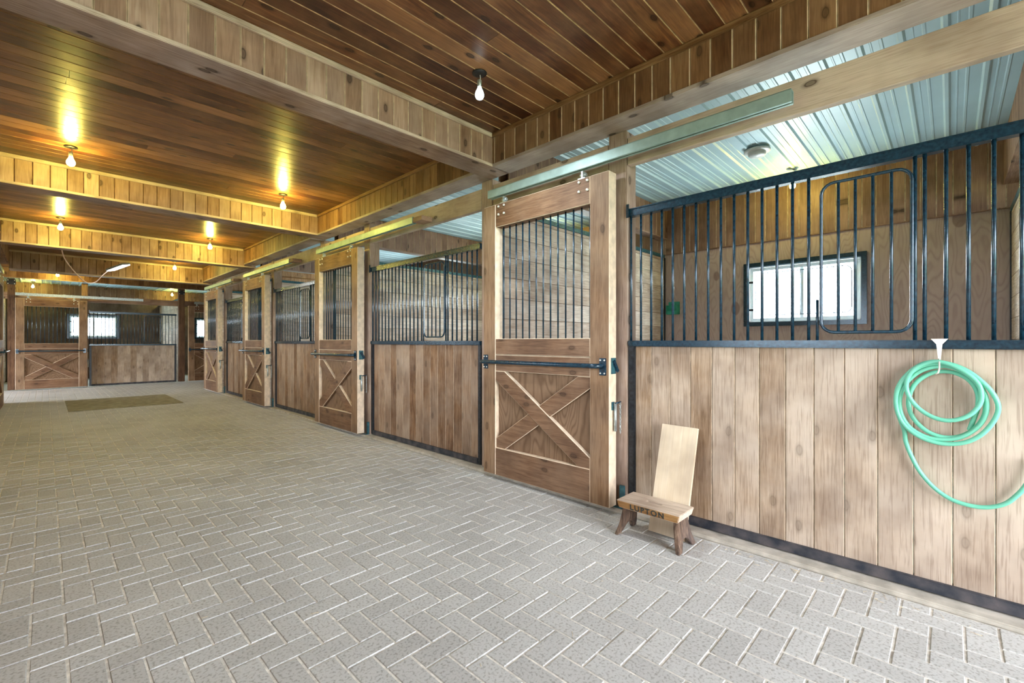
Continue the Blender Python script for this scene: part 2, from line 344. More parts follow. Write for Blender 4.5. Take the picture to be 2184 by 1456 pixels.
M['ink'] = plain('burnt_lettering', (.02, .03, .03), .6, 0, noise=.3)
M['mat'] = plain('worn_rubber_mat', (.27, .24, .14), .85, 0, noise=.25, nscale=9, c2=(.36, .33, .21), bump=.3)
M['straw'] = plain('dry_straw', (.66, .54, .34), .8, 0, noise=.2)
M['cord'] = plain('orange_extension_cord', (.74, .50, .38), .5, 0, noise=.1)
M['grass'] = plain('summer_grass', (.13, .22, .07), .9, 0, noise=.4, nscale=3)
M['outer'] = plain('outer_cladding', (.4, .4, .4), .8, 0)

def paver_mat():
    m, nt, p = newmat('concrete_paver'); L = nt.links.new
    tc = N(nt, 'ShaderNodeTexCoord'); geo = N(nt, 'ShaderNodeNewGeometry')
    n = N(nt, 'ShaderNodeTexNoise'); n.inputs['Scale'].default_value = 1.1; n.inputs['Detail'].default_value = 6; L(tc.outputs['Object'], n.inputs['Vector'])
    f = N(nt, 'ShaderNodeTexNoise'); f.inputs['Scale'].default_value = 95; f.inputs['Detail'].default_value = 3; L(tc.outputs['Object'], f.inputs['Vector'])
    t = math_(nt, 'ADD', math_(nt, 'MULTIPLY', geo.outputs['Random Per Island'], .16), math_(nt, 'MULTIPLY', n.outputs[0], .80))
    r = ramp(nt, [(.22, (.42, .42, .41)), (.5, (.54, .545, .535)), (.8, (.64, .645, .635))]); L(t, r.inputs[0])
    fr = ramp(nt, [(.33, (.55, .53, .50)), (.5, (1, 1, 1))]); L(f.outputs[0], fr.inputs[0])
    c = mixc(nt, .8, r.outputs[0], fr.outputs[0], 'MULTIPLY')
    # scattered rusty stains
    s = N(nt, 'ShaderNodeTexNoise'); s.inputs['Scale'].default_value = 2.7; s.inputs['Detail'].default_value = 7; s.inputs['Roughness'].default_value = .7; L(tc.outputs['Object'], s.inputs['Vector'])
    sr = ramp(nt, [(.66, (0, 0, 0)), (.78, (1, 1, 1))]); L(s.outputs[0], sr.inputs[0])
    c = mixc(nt, math_(nt, 'MULTIPLY', sr.outputs[0], .5), c, (.42, .30, .22))
    L(c, p.inputs['Base Color']); p.inputs['Roughness'].default_value = .72; p.inputs['Specular IOR Level'].default_value = .4
    b = N(nt, 'ShaderNodeBump'); b.inputs['Strength'].default_value = .35; b.inputs['Distance'].default_value = .002; L(f.outputs[0], b.inputs['Height']); L(b.outputs[0], p.inputs['Normal'])
    return m
M['paver'] = paver_mat()
M['sand'] = plain('joint_sand', (.72, .69, .63), .95, 0, noise=.25, nscale=30)

# ------------------------------------------------------------------ key dimensions
XR, XD, XBK = 2.745, 2.61, 6.20           # right panel front, door front, back wall
XL, XFL = -0.66, -0.47                    # left wall face, left fascia
XF = 2.57                                 # right fascia
ZC, ZSC = 2.86, 3.03                      # aisle ceiling, stall ceiling
PB = .1155
DOOR = [1.63, 5.12, 8.43, 11.45]          # near edge of each right-row door
BEAM = [(2.72, 2.93, 2.60), (6.16, 6.37, 2.60), (9.42, 9.62, 2.54), (12.55, 12.76, 2.50)]
PART = [-.42, 2.97, 6.42, 9.72, 12.70]    # partition planes between right-row stalls
YF, YFB = 15.70, 19.20                    # far row front, far back wall
XFP = [-.78, 2.70, 6.20]

# ------------------------------------------------------------------ floor
U = .0975; X0g = .055; Y0g = 2.204
def pavers(x0, x1, y0, y1, mb):
    i0 = int(math.floor((x0 - X0g) / U)) - 1; i1 = int(math.ceil((x1 - X0g) / U)) + 1
    j0 = int(math.floor((y0 - Y0g) / U)) - 1; j1 = int(math.ceil((y1 - Y0g) / U)) + 1
    g, ch, zt = .0022, .004, 0.0
    for i in range(i0, i1):
        for j in range(j0, j1):
            k = (i + j) % 4
            if k == 0: a0, a1, b0, b1 = i, i + 2, j, j + 1         # lies along x
            elif k == 3: a0, a1, b0, b1 = i, i + 1, j - 1, j + 1   # lies along y
            else: continue
            ax, bx = X0g + a0 * U + g, X0g + a1 * U - g; ay, by = Y0g + b0 * U + g, Y0g + b1 * U - g
            ax, bx, ay, by = max(ax, x0), min(bx, x1), max(ay, y0), min(by, y1)
            if bx - ax < .012 or by - ay < .012: continue
            h = zt + random.uniform(-.0010, .0010); tx = random.uniform(-.0006, .0006); ty = random.uniform(-.0006, .0006)
            vs = [(ax, ay, h - .006), (bx, ay, h - .006), (bx, by, h - .006), (ax, by, h - .006),
                  (ax + ch, ay + ch, h + tx), (bx - ch, ay + ch, h + ty), (bx - ch, by - ch, h - tx), (ax + ch, by - ch, h - ty)]
            mb.add(vs, [(4, 5, 6, 7), (0, 1, 5, 4), (1, 2, 6, 5), (2, 3, 7, 6), (3, 0, 4, 7)], 0)
fl = MB(); pavers(XL, 2.665, -1.2, 12.9, fl); pavers(-4.1, 6.15, 12.9, YF - .02, fl)
fl.box(-4.5, 6.5, -3.3, 19.6, -.12, -.0035, 1)
structure(fl.build('floor', [M['paver'], M['sand']], recalc=False))
kb = MB(); kb.box(2.67, 6.18, -3.2, 12.9, -.002, .022); structure(kb.build('floor_kerb', M['concrete'], bevel=.006))
gd = MB(); gd.box(-40, 45, -40, 55, -.30, -.13); structure(gd.build('ground', M['grass']))

# ------------------------------------------------------------------ ceilings
ys = [(-3.2, BEAM[0][0])] + [(BEAM[k][1], BEAM[k + 1][0]) for k in range(3)]
for k, (a, b) in enumerate(ys):
    cl = MB(); st = (1.565 - a) % PB
    cl.wall_planks((XFL, a, ZC), (0, 1, 0), (1, 0, 0), (0, 0, -1), b - a, XF - XFL, PB, start=st, butt=True, ch=.0035 if k == 0 else .003, tilt=.0007)
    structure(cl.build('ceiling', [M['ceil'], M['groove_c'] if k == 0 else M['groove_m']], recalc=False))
cl = MB(); cl.wall_planks((-4.1, BEAM[3][1], ZC), (0, 1, 0), (1, 0, 0), (0, 0, -1), 15.5 - BEAM[3][1], 10.3, PB, butt=True)
structure(cl.build('ceiling_cross_aisle', [M['ceil'], M['groove_dk']], recalc=False))
rf = MB(); rf.box(-4.4, 6.5, -3.3, 19.6, 3.12, 3.2); structure(rf.build('ceiling_deck', M['outer']))

def corrugated(name, along, lo0, lo1, a0, a1, z):
    """ribs run along axis 'along' (x or y) from lo0..lo1, repeated over a0..a1 on the other axis"""
    mb = MB(); pitch = .2; prof = []
    a = a0
    while a < a1:
        for da, dz in ((0, 0), (.012, -.016), (.032, -.016), (.044, 0), (.105, 0), (.110, -.005), (.122, -.005), (.127, 0), (.16, 0), (.163, -.003), (.17, -.003), (.173, 0)):
            if a + da < a1: prof.append((a + da, z + dz))
        a += pitch
    prof.append((a1, z))
    for k in range(len(prof) - 1):
        (p0, z0), (p1, z1) = prof[k], prof[k + 1]
        if along == 'x': q = [(lo0, p0, z0), (lo1, p0, z0), (lo1, p1, z1), (lo0, p1, z1)]
        else: q = [(p0, lo0, z0), (p0, lo1, z0), (p1, lo1, z1), (p1, lo0, z1)]
        mb.add(q, [(0, 1, 2, 3)])
    return structure(mb.build(name, M['metalceil'], recalc=False))
corrugated('ceiling_stalls_right', 'x', XF + .03, XBK + .02, -3.2, 12.75, ZSC)
corrugated('ceiling_stalls_far', 'y', 15.62, YFB + .02, -4.1, 6.3, 2.86)
# ------------------------------------------------------------------ outer walls with window openings
def wall_with_windows(name, axis, pos, sgn, a0, a1, wins, z0=0, zs=2.39, z1=3.06, ply='plyback'):
    """wall plane at axis=pos facing sgn; wins = [(c0,c1,z0,z1)]; lower sheet plywood, upper band boards"""
    mb = MB(); t = .12
    def bx(c0, c1, zz0, zz1):
        if c1 - c0 < .005 or zz1 - zz0 < .005: return
        lo, hi = (pos, pos + t) if sgn < 0 else (pos - t, pos)
        if axis == 'x': mb.box(lo, hi, c0, c1, zz0, zz1, 0)
        else: mb.box(c0, c1, lo, hi, zz0, zz1, 0)
    c = a0
    for (w0, w1, v0, v1) in sorted(wins):
        bx(c, w0, z0, zs); bx(w0, w1, z0, v0); bx(w0, w1, v1, zs); c = w1
    bx(c, a1, z0, zs); bx(a0, a1, zs, z1)
    n = (sgn, 0, 0) if axis == 'x' else (0, sgn, 0); u = (0, 1, 0) if axis == 'x' else (1, 0, 0)
    o = (pos + sgn * .018, a0, zs) if axis == 'x' else (a0, pos + sgn * .018, zs)
    mb2 = MB(); mb2.wall_planks(o, u, (0, 0, 1), n, a1 - a0, z1 - zs - .02, .118)
    k = len(mb.f); mb.add(mb2.v, mb2.f); 
    for q in range(len(mb2.f)): mb.m[k + q] = 1 + mb2.m[q]
    # seam strip
    if axis == 'x': mb.box(min(pos, pos + sgn * .022), max(pos, pos + sgn * .022), a0, a1, zs - .008, zs + .004, 1)
    else: mb.box(a0, a1, min(pos, pos + sgn * .022), max(pos, pos + sgn * .022), zs - .008, zs + .004, 1)
    return structure(mb.build(name, [M[ply], M['backboards'], M['groove_p']], recalc=False))
WR = [(.70, 1.84, 1.39, 2.08), (4.1, 5.24, 1.39, 2.08), (7.45, 8.6, 1.39, 2.08), (10.75, 11.9, 1.39, 2.08)]
WFAR = [(.50, 1.60, 1.29, 1.94), (3.71, 4.85, 1.29, 1.94)]
wall_with_windows('wall_right', 'x', XBK, -1, -3.2, 15.7, WR)
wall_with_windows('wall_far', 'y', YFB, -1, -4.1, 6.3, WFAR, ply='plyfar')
def plank_wall(name, o, u, n, width, h, z0=0, holes=()):
    mb = MB(); mb.wall_planks(o, u, (0, 0, 1), n, width, h, .129); return structure(mb.build(name, [M['wallbd'], M['groove_dk']], recalc=False))
WL_ADDED = [(.6, 2.2, 1.15, 2.05), (4.0, 5.6, 1.15, 2.05), (7.4, 9.0, 1.15, 2.05)]  # unseen windows added in the left wall for more side daylight
mb = MB()
def lw(a, b, z0, z1): mb.wall_planks((XL, a, z0), (0, 1, 0), (0, 0, 1), (1, 0, 0), b - a, z1 - z0, .129, start=(-3.2 - a) % .129); mb.box(-.80, XL - .018, a, b, z0, z1, 0)
lw(-3.2, 10.42, 0, 1.15); lw(-3.2, 10.42, 2.05, 3.08); c = -3.2
for (a, b, _, _) in WL_ADDED: lw(c, a, 1.15, 2.05); c = b
lw(c, 10.42, 1.15, 2.05)
structure(mb.build('wall_left', [M['wallbd'], M['groove_dk']], recalc=False))
plank_wall('wall_left_cross_aisle', (-4.1, 12.72, 0), (1, 0, 0), (0, 1, 0), 3.42, 3.08)
plank_wall('wall_left_end', (-4.1, 15.6, 0), (0, 1, 0), (1, 0, 0), 3.6, 3.08)
mb = MB(); mb.box(-4.2, -4.1, 12.7, 15.6, 2.65, 3.12); structure(mb.build('wall_left_end_lintel', M['wallbd']))
area('added_cross_aisle_portal', (-4.13, 14.15, 1.33), (0, -PI / 2, 0), 2.65, 2.9, 1, (1, 1, 1), True)  # unseen opening added at the aisle's left end to let daylight in
plank_wall('wall_right_cross_aisle', (2.95, 12.80, 0), (1, 0, 0), (0, 1, 0), 3.25, 3.08)
mb = MB(); mb.box(-4.2, -.45, -3.25, -3.15, 0, 3.12); mb.box(2.55, 6.3, -3.25, -3.15, 0, 3.12); mb.box(-.45, 2.55, -3.25, -3.15, 2.70, 3.12)
structure(mb.build('wall_back', M['wallbd']))
# shell behind the left wall and outside, closes the building
mb = MB(); mb.box(-2.2, -2.1, 10.44, 12.7, 0, 3.12); mb.box(-2.1, -.69, 10.40, 10.44, 0, 3.12); mb.box(-2.1, -.72, 12.62, 12.70, 0, 3.12); structure(mb.build('wall_left_stall', M['wallbd']))
mb = MB(); mb.box(-2.2, XFL - .02, 10.3, 12.6, 2.87, 2.95); structure(mb.build('ceiling_left_stall', M['outer']))
mb = MB(); mb.box(6.2, 6.32, 15.7, 19.3, 0, 3.12); mb.box(-4.22, -4.12, 15.6, 19.3, 0, 3.12); structure(mb.build('wall_far_ends', M['wallbd']))
mb = MB(); mb.wall_planks((XFL, -3.2, 2.60), (0, 1, 0), (0, 0, 1), (1, 0, 0), 12.55 + 3.2, .27, PB); mb.box(XL - .03, XFL - .02, -3.2, 12.55, 2.58, 2.62)
structure(mb.build('trim_1', [M['fascia'], M['groove']], recalc=False))

# ------------------------------------------------------------------ windows
def window(n, loc, rz, w, h):
    """local: x along wall, y into the wall (outside), opening 0..w, 0..h"""
    t = empty('window_%d' % n, loc, rz); t['kind'] = 'structure'
    f = MB(); b = .05
    f.box(-b, w + b, -.03, .0, h, h + b); f.box(-b, w + b, -.03, .0, -b, 0); f.box(-b, 0, -.03, .0, 0, h); f.box(w, w + b, -.03, .0, 0, h)
    f.build('steel_surround', M['steel'], t, bevel=.003)
    v = MB(); q = .05
    v.box(0, w, .03, .11, h - q, h); v.box(0, w, .03, .11, 0, q); v.box(0, q, .03, .11, q, h - q); v.box(w - q, w, .03, .11, q, h - q); v.box(w * .5 - .02, w * .5 + .02, .05, .10, q, h - q)
    v.box(0, w, 0, .03, h - .012, h); v.box(0, w, 0, .03, 0, .012); v.box(0, .012, 0, .03, 0, h); v.box(w - .012, w, 0, .03, 0, h)
    v.build('window_frame', M['vinyl'], t, bevel=.003)
    MB().box(q, w - q, .075, .08, q, h - q).build('pane', M['glass'], t)
    g = MB(); m = .085; r = .06; pts = []
    for cx, cz, a0 in ((w - m - r, h - m - r, 0), (m + r, h - m - r, 90), (m + r, m + r, 180), (w - m - r, m + r, 270)):
        for k in range(5):
            a = math.radians(a0 + k * 22.5); pts.append((cx + r * math.cos(a), -.012, cz + r * math.sin(a)))
    g.tube(pts, .005, 6, closed=True)
    go = g.build('guard_frame', M['steel'], t)
    k = 1; nb = 11
    for k in range(1, nb + 1):
        x = m + (w - 2 * m) * k / (nb + 1)
        MB().tube([(x, -.012, m), (x, -.012, h - m)], .0035, 6).build('guard_bar', M['steel'], go)
    for z in (h * .22, h * .72):
        MB().box(-.02, .07, -.045, -.028, z - .012, z + .012).build('hinge', M['steel_dk'], t)
    return t
for k, (a, b, c, d) in enumerate(WR): window(k + 1, (XBK, b, c), -PI / 2, b - a, d - c)
for k, (a, b, c, d) in enumerate(WFAR): window(k + 5, (a, YFB, c), 0, b - a, d - c)
for k, (a, b, c, d) in enumerate(WL_ADDED):  # the added left windows, each with its daylight portal
    window(k + 7, (XL - .0, a, c), PI / 2, b - a, d - c); area('window_portal', (XL - .16, (a + b) / 2, (c + d) / 2), (0, -PI / 2, 0), d - c, b - a, 1, (1, 1, 1), True)
for (a, b, c, d) in WR: area('window_daylight', (XBK + .14, (a + b) / 2, (c + d) / 2), (0, -PI / 2, PI), d - c, b - a, 90, DAY).rotation_euler = (0, PI / 2, 0)
for (a, b, c, d) in WFAR: area('window_daylight', ((a + b) / 2, YFB + .14, (c + d) / 2), (-PI / 2, 0, 0), b - a, d - c, 60, (.70, .90, 1.0))

# ------------------------------------------------------------------ boxed beams, fascias
BL = ['big boxed ceiling beam nearest the camera, pale grey pine boards', 'second boxed ceiling beam from the camera, golden pine boards under two bulbs',
      'third boxed ceiling beam from the camera with cord hanging below', 'last boxed ceiling beam, just before the far cross aisle']
for k, (y0, y1, zb) in enumerate(BEAM):
    t = empty('boxed_ceiling_beam', (XFL, y0, zb)); tag(t, BL[k], 'beam', 'boxed beams across the aisle')
    w = 2.762 - XFL; st = (0.147 - XFL) % PB
    mb = MB(); mb.wall_planks((0, 0, .012), (1, 0, 0), (0, 0, 1), (0, -1, 0), w, ZC - zb - .012, PB, start=st)
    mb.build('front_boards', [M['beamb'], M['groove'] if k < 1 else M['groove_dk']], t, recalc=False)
    mb = MB(); mb.wall_planks((0, y1 - y0, .012), (1, 0, 0), (0, 0, 1), (0, 1, 0), w, ZC - zb - .012, PB, start=st)
    mb.build('back_boards', [M['beamb'], M['groove_dk']], t, recalc=False)
    so_ = MB().box(0, w, -.012, y1 - y0 + .012, -.012, .012).build('soffit_board', [M['soff_x'], M['trim_x']], t, bevel=.003)
    for f in so_.data.polygons:
        if f.normal.y < -.6: f.material_index = 1
    MB().box(0, w, -.022, -.001, ZC - zb - .035, ZC - zb - .001).build('crown_strip', M['trim_x'], t, bevel=.004)
FL = ['board-clad fascia over the nearest stall front, above the smooth round-topped opening', 'board-clad fascia between first and second ceiling beams', 'board-clad fascia between second and third ceiling beams', 'board-clad fascia between the third and last ceiling beams']
FL[0] = 'long board-clad fascia above the stall front with the green hose'
for k, (a, b) in enumerate(ys):
    zb = 2.60 if k < 2 else (2.585 if k == 2 else 2.55)
    t = empty('stall_fascia', (XF, b, zb), -PI / 2); tag(t, FL[k], 'fascia', 'fascias over the stall fronts')
    w = b - a
    mb = MB(); mb.wall_planks((0, 0, .012), (1, 0, 0), (0, 0, 1), (0, -1, 0), w, ZC - zb - .012, PB, start=.03)
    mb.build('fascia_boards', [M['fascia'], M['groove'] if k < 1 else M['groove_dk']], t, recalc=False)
    MB().box(0, w, -.008, .195, -.012, .012).build('soffit_board', M['soffit_p'], t, bevel=.003)
    MB().box(0, w, .165, .195, .012, ZSC - zb - .02).build('back_board', M['fascia'], t)
    MB().box(0, w, -.022, -.001, ZC - zb - .035, ZC - zb - .001).build('crown_strip', M['trim_d'], t, bevel=.004)
for (y0, y1, zb) in BEAM:   # soffit continues past each beam so the box is closed over the stall fronts
    pass

# ------------------------------------------------------------------ stall door
DW = 1.24
def make_door():
    t = empty('sliding_stall_door', (0, 0, 0))
    z0, z1, T = .04, 2.29, .088
    def pc(name, b, mat):
        o = b.build(name, [mat, M['edge']], t, bevel=.004, bmat=1)
        for f in o.data.polygons:      # dusty upper faces, leading faces equally pale
            if f.normal.x > .6 or f.normal.z > .25: f.material_index = 1
        return o
    pc('stile', MB().box(0, .145, 0, T, z0, z1), M['door']); pc('stile', MB().box(1.085, DW, 0, T, z0, z1), M['door'])
    xa, xb = .1455, 1.0845
    pc('top_rail', MB().box(xa, xb, .002, T, 2.10, z1), M['door_x'])
    pc('middle_rail', MB().box(xa, xb, .002, T, 1.043, 1.173), M['door_x'])
    pc('lower_middle_rail', MB().box(xa, xb, .004, T, .905, 1.040), M['door_x'])
    pc('bottom_rail', MB().box(xa, xb, .002, T, z0, .268), M['door_x'])
    MB().box(xa, xb, .040, .055, .26, .91).build('plywood_panel', M['ply'], t)
    # X braces cut flush to the frame
    L, R, Bz, Tz = .146, 1.084, .268, .905; hw = .051
    def brace(flip, y0, y1):
        # band from (L,Tz) to (R,Bz): polygon
        wz, wx = .078, .105
        P = [(L, Tz), (L + wx, Tz), (R, Bz + wz), (R, Bz), (R - wx, Bz), (L, Tz - wz)]
        if flip: P = [(L + R - x, z) for x, z in P]
        y1 += .010; return MB().prism([(x, y0, z) for x, z in P], (0, 0, 0), (0, y1 - y0, 0))
    pc('brace', brace(False, .003, .030), M['door_x'])
    pc('brace', brace(True, .010, .0295), M['door_x'])
    for k in range(13):
        x = .200 + .0715 * k
        if x < 1.075: MB().tube([(x, .045, 1.17), (x, .045, 2.104)], .0062, 8).build('bar', M['steel'], t)
    # stand-off push bar with its plates
    for xx in (.006, 1.165):
        pl = MB().box(xx, xx + .052, -.007, .001, .922, 1.038).build('mounting_plate', M['steel'], t, bevel=.002)
        for bx in (xx + .010, xx + .042):
            for bz in (.936, 1.024): 
                b = MB(); b.tube([(bx, -.007, bz), (bx, -.011, bz)], .0055, 8); b.build('bolt', M['bolt'], pl)
    pts = [(.030, -.004, .982), (.030, -.035, .982), (.034, -.052, .982), (.046, -.062, .982), (.07, -.066, .982), (1.14, -.066, .986), (1.165, -.060, .986), (1.178, -.048, .986), (1.184, -.03, .986), (1.186, -.004, .986)]
    MB().tube(pts, .0165, 12).build('push_bar', M['steel'], t)
    # hangers
    for xx in (.215, .985 + .02):
        h = MB(); h.box(xx - .03, xx + .03, .012, .075, 2.291, 2.299); h.box(xx - .006, xx + .006, .02, .06, 2.299, 2.35)
        h.tube([(xx - .025, .04, 2.325), (xx + .025, .04, 2.325)], .012, 10)
        ho = h.build('roller_hanger', M['galv'], t)
        for bx in (xx - .032 if xx < .5 else xx - .01, xx + .032 if xx < .5 else xx + .06):
            for bz in (2.20, 2.266): MB().tube([(bx, .002, bz), (bx, -.006, bz), (bx, -.009, bz)], [.011, .010, .005], 10).build('bolt', M['bolt'], ho)
    # latch on the leading edge
    lp = MB().box(DW, DW + .006, .02, .075, .932, 1.040).build('latch_plate', M['teal'], t, bevel=.001)
    MB().obox((DW + .010, .040, 1.022), (DW + .016, .084, .945), .012, .026, (0, .85, .5)).build('latch_lever', M['steel'], lp, bevel=.003)
    dp = MB().box(DW, DW + .006, .025, .055, .69, .745).build('bolt_bracket', M['teal'], t)
    MB().tube([(DW + .018, .045, .735), (DW + .018, .045, .55)], .010, 10).build('drop_bolt', M['galv'], dp)
    MB().tube([(DW + .018, .045, .735), (DW + .024, .07, .738), (DW + .022, .105, .742)], .006, 8).build('bolt_handle', M['steel'], dp)
    c = MB()
    for i in range(13):
        z = .735 - i * .0165; rot = i % 2; pts = []
        for k in range(8):
            a = 2 * PI * k / 8; dx, dz = .0055 * math.cos(a), .0115 * math.sin(a)
            pts.append((DW + .020 + (dx if rot else 0), .105 + (0 if rot else dx), z + dz))
        c.tube(pts, .0018, 5, closed=True)
    c.build('chain', M['galv'], t)
    return t
DL = [(1.63, 'big sliding stall door with X brace, nearest, behind the step stool'),
      (5.12, 'sliding stall door with X brace, second from the camera in the right row'),
      (8.43, 'yellow-lit sliding stall door, third from the camera in the right row'),
      (11.45, 'farthest sliding stall door of the right row, narrow and yellow-lit')]
proto = make_door()
for k, (y, lab) in enumerate(DL):
    d = proto if k == 0 else copy_tree(proto)
    d.location = (XD, y + DW, 0); d.rotation_euler = (0, 0, -PI / 2); tag(d, lab, 'door', 'sliding stall doors')
    if k in (1, 2):   # the rising brace lies on top on these two
        br = [c for c in d.children if c.name.startswith('brace')]
        br[0].location = (0, .008, 0); br[1].location = (0, -.0075, 0)
for (x, lab) in [(-.49, 'grey-brown sliding stall door in the far row, left of its barred window wall'), (2.83, 'far row sliding stall door half hidden behind the right row')]:
    d = copy_tree(proto); d.rotation_euler = (0, 0, 0); d.location = (x, YF - .14, -.01); d.scale = (.985, 1, .95); tag(d, lab, 'door', 'sliding stall doors')
d = copy_tree(proto); d.location = (-.51, 10.70, 0); d.rotation_euler = (0, 0, PI / 2); tag(d, 'stall door cut off by the left picture edge', 'door', 'sliding stall doors')

# ------------------------------------------------------------------ stall front panel (planks below, bars above)
def make_front(L=1.98, plank='plank', hatch=True, first=.028):
    t = empty('stall_front_panel', (0, 0, 0))
    MB().box(0, L, 0, .065, 1.117, 1.156).build('sill_rail', M['steel'], t, bevel=.005)
    tr = MB(); tr.box(0, L, .002, .052, 1.994, 2.042); tr.box(0, L, -.004, .056, 2.036, 2.046)
    tr.build('top_rail', M['steel'], t, bevel=.003)
    MB().box(-.006, .012, -.012, -.004, 1.985, 2.075).build('bracket', M['steel'], t)
    for x in (0, L - .04): MB().box(x, x + .04, .012, .06, .03, 1.117).build('side_channel', M['steel_dk'], t, bevel=.002)
    MB().box(.04, L - .04, .010, .06, .028, .078).build('bottom_channel', M['rust'], t, bevel=.003)
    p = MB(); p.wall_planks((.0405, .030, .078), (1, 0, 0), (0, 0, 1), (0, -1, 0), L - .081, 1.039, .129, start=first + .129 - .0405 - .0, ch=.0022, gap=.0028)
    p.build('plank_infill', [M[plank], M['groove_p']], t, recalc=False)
    xs = [.008 + .0735 * k for k in range(15)] + [1.485, 1.555, 1.625, 1.70, 1.779, 1.85, 1.92]
    for x in xs:
        if x < L - .02: MB().tube([(x, .030, 1.152), (x, .030, 1.998)], .0078, 8).build('bar', M['steel'], t)
    a0, a1, b0, b1, r = 1.094, 1.442, 1.196, 1.95, .055; pts = []
    for cx, cz, aa in ((a1 - r, b1 - r, 0), (a0 + r, b1 - r, 90), (a0 + r, b0 + r, 180), (a1 - r, b0 + r, 270)):
        for k in range(6): an = math.radians(aa + k * 18); pts.append((cx + r * math.cos(an), .018, cz + r * math.sin(an)))
    h = MB().tube(pts, .0078, 8, closed=True).build('feed_hatch', M['steel'], t)
    for x in (1.166, 1.234, 1.301, 1.37): MB().tube([(x, .018, b0), (x, .018, b1)], .0068, 8).build('hatch_bar', M['steel'], h)
    MB().tube([(1.076, .026, 1.152), (1.076, .026, 1.365)], .007, 8).build('hinge_pin', M['steel'], h)
    MB().tube([(1.452, .030, 1.152), (1.452, .030, 1.998)], .0078, 8).build('bar', M['steel'], t)
    return t
SL = ['near stall front of pale planks and blue bars with a green hose', 'stall front between the nearest and second sliding doors',
      'stall front between the second and third sliding doors', 'yellow-lit stall front between the third and farthest doors']
for k in range(4):
    L = [1.97, 1.99, 1.85, 1.56][k]
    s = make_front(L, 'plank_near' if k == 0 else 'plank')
    s.location = (XR, DOOR[k] - .06, 0); s.rotation_euler = (0, 0, -PI / 2); tag(s, SL[k], 'stall front', 'stall fronts')
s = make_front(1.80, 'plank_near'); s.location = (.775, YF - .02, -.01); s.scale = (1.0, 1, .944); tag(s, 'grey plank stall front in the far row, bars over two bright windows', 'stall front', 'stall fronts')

# ------------------------------------------------------------------ posts, headers, tracks
def post(x0, y0, w, d, h, lab, mat='post', z=0.02):
    o = MB().box(0, w, 0, d, 0, h).build('timber_post', M[mat], bevel=.005); o.location = (x0, y0, z); tag(o, lab, 'post', 'timber posts'); return o
PA = [(y - .05, 'timber post beside the latch of the %s right-row door' % n) for y, n in zip(DOOR, ('nearest', 'second', 'third', 'farthest'))]
for k, (y, lab) in enumerate(PA): post(XR, y, .13, .14, 2.565 - (.03 if k > 1 else 0), lab)
PBY = [2.905, 6.36, 9.66, 12.62]
PBL = ['timber post under the nearest ceiling beam', 'timber post under the second ceiling beam', 'timber post under the third ceiling beam', 'corner timber post at the far end of the right row']
for k, (y, lab) in enumerate(zip(PBY, PBL)): post(XR, y, .13, .14, 2.565 - (.05 if k > 1 else 0), lab)
post(XR, -.56, .13, .14, 2.565, 'timber post at the near end of the hose stall, past the right frame edge')
def header(y0, y1, lab):
    o = MB().box(0, y1 - y0, 0, .05, 0, .185).build('header_timber', [M['header_t'], M['edge']], bevel=.004, bmat=0)
    o.location = (XR + .004, y1, 2.345); o.rotation_euler = (0, 0, -PI / 2); tag(o, lab, 'header', 'header timbers over the stall fronts'); return o
prev = -.42
for k in range(4):
    n = ('nearest', 'second', 'third', 'farthest')[k]
    if k == 0: header(-.415, DOOR[0] - .055, 'knotty header timber over the hose stall front, metal track fixed across it')
    else: header(PBY[k - 1] + .145, DOOR[k] - .055, 'header timber over the stall front next to the %s door' % n)
    header(DOOR[k] + .095, PBY[k] - .005, 'header timber hidden behind the track of the %s door' % n)
def track(loc, rz, L, lab, mat='track', ext=True, sz=1):
    t = empty('door_track', loc, rz); tag(t, lab, 'track', 'sliding door tracks')
    b = MB(); b.box(0, L, 0, .006, 0, .065); b.box(0, L, .044, .050, 0, .065); b.box(0, L, 0, .05, .060, .066)
    b.box(0, L, .006, .018, 0, .005); b.box(0, L, .032, .044, 0, .005)
    b.build('track_rail', M[mat], t, bevel=.0015)
    n = 4
    for k in range(n):
        x = .12 + (L - .24) * k / (n - 1)
        MB().box(x - .02, x + .02, .02, .135, .062, .075).build('track_bracket', M['galv'], t)
    if ext: MB().box(L + .002, L + .16, .004, .134, .008, .055).build('stop_block', M['header_x'], t, bevel=.003)
    return t
TL = ['long grey-green door track over the nearest sliding door', 'yellow-lit metal track over the second sliding door', 'yellow-lit metal track over the third sliding door', 'short metal track over the farthest right-row door']
for k in range(4): track((XD - .004, DOOR[k] + DW - .055, 2.357), -PI / 2, [2.24, 2.36, 2.30, 2.2][k], TL[k], ext=(k > 0))
track((-.49, YF - .125, 2.225), 0, 2.32, 'pale metal door track over the far row door', 'galv')
track((2.98, YF - .125, 2.225), 0, 2.2, 'pale metal door track beside the dark far post', 'galv', ext=False)
track((-.515, 10.6, 2.357), PI / 2, 1.6, 'door track at the left picture edge', 'track', ext=False)

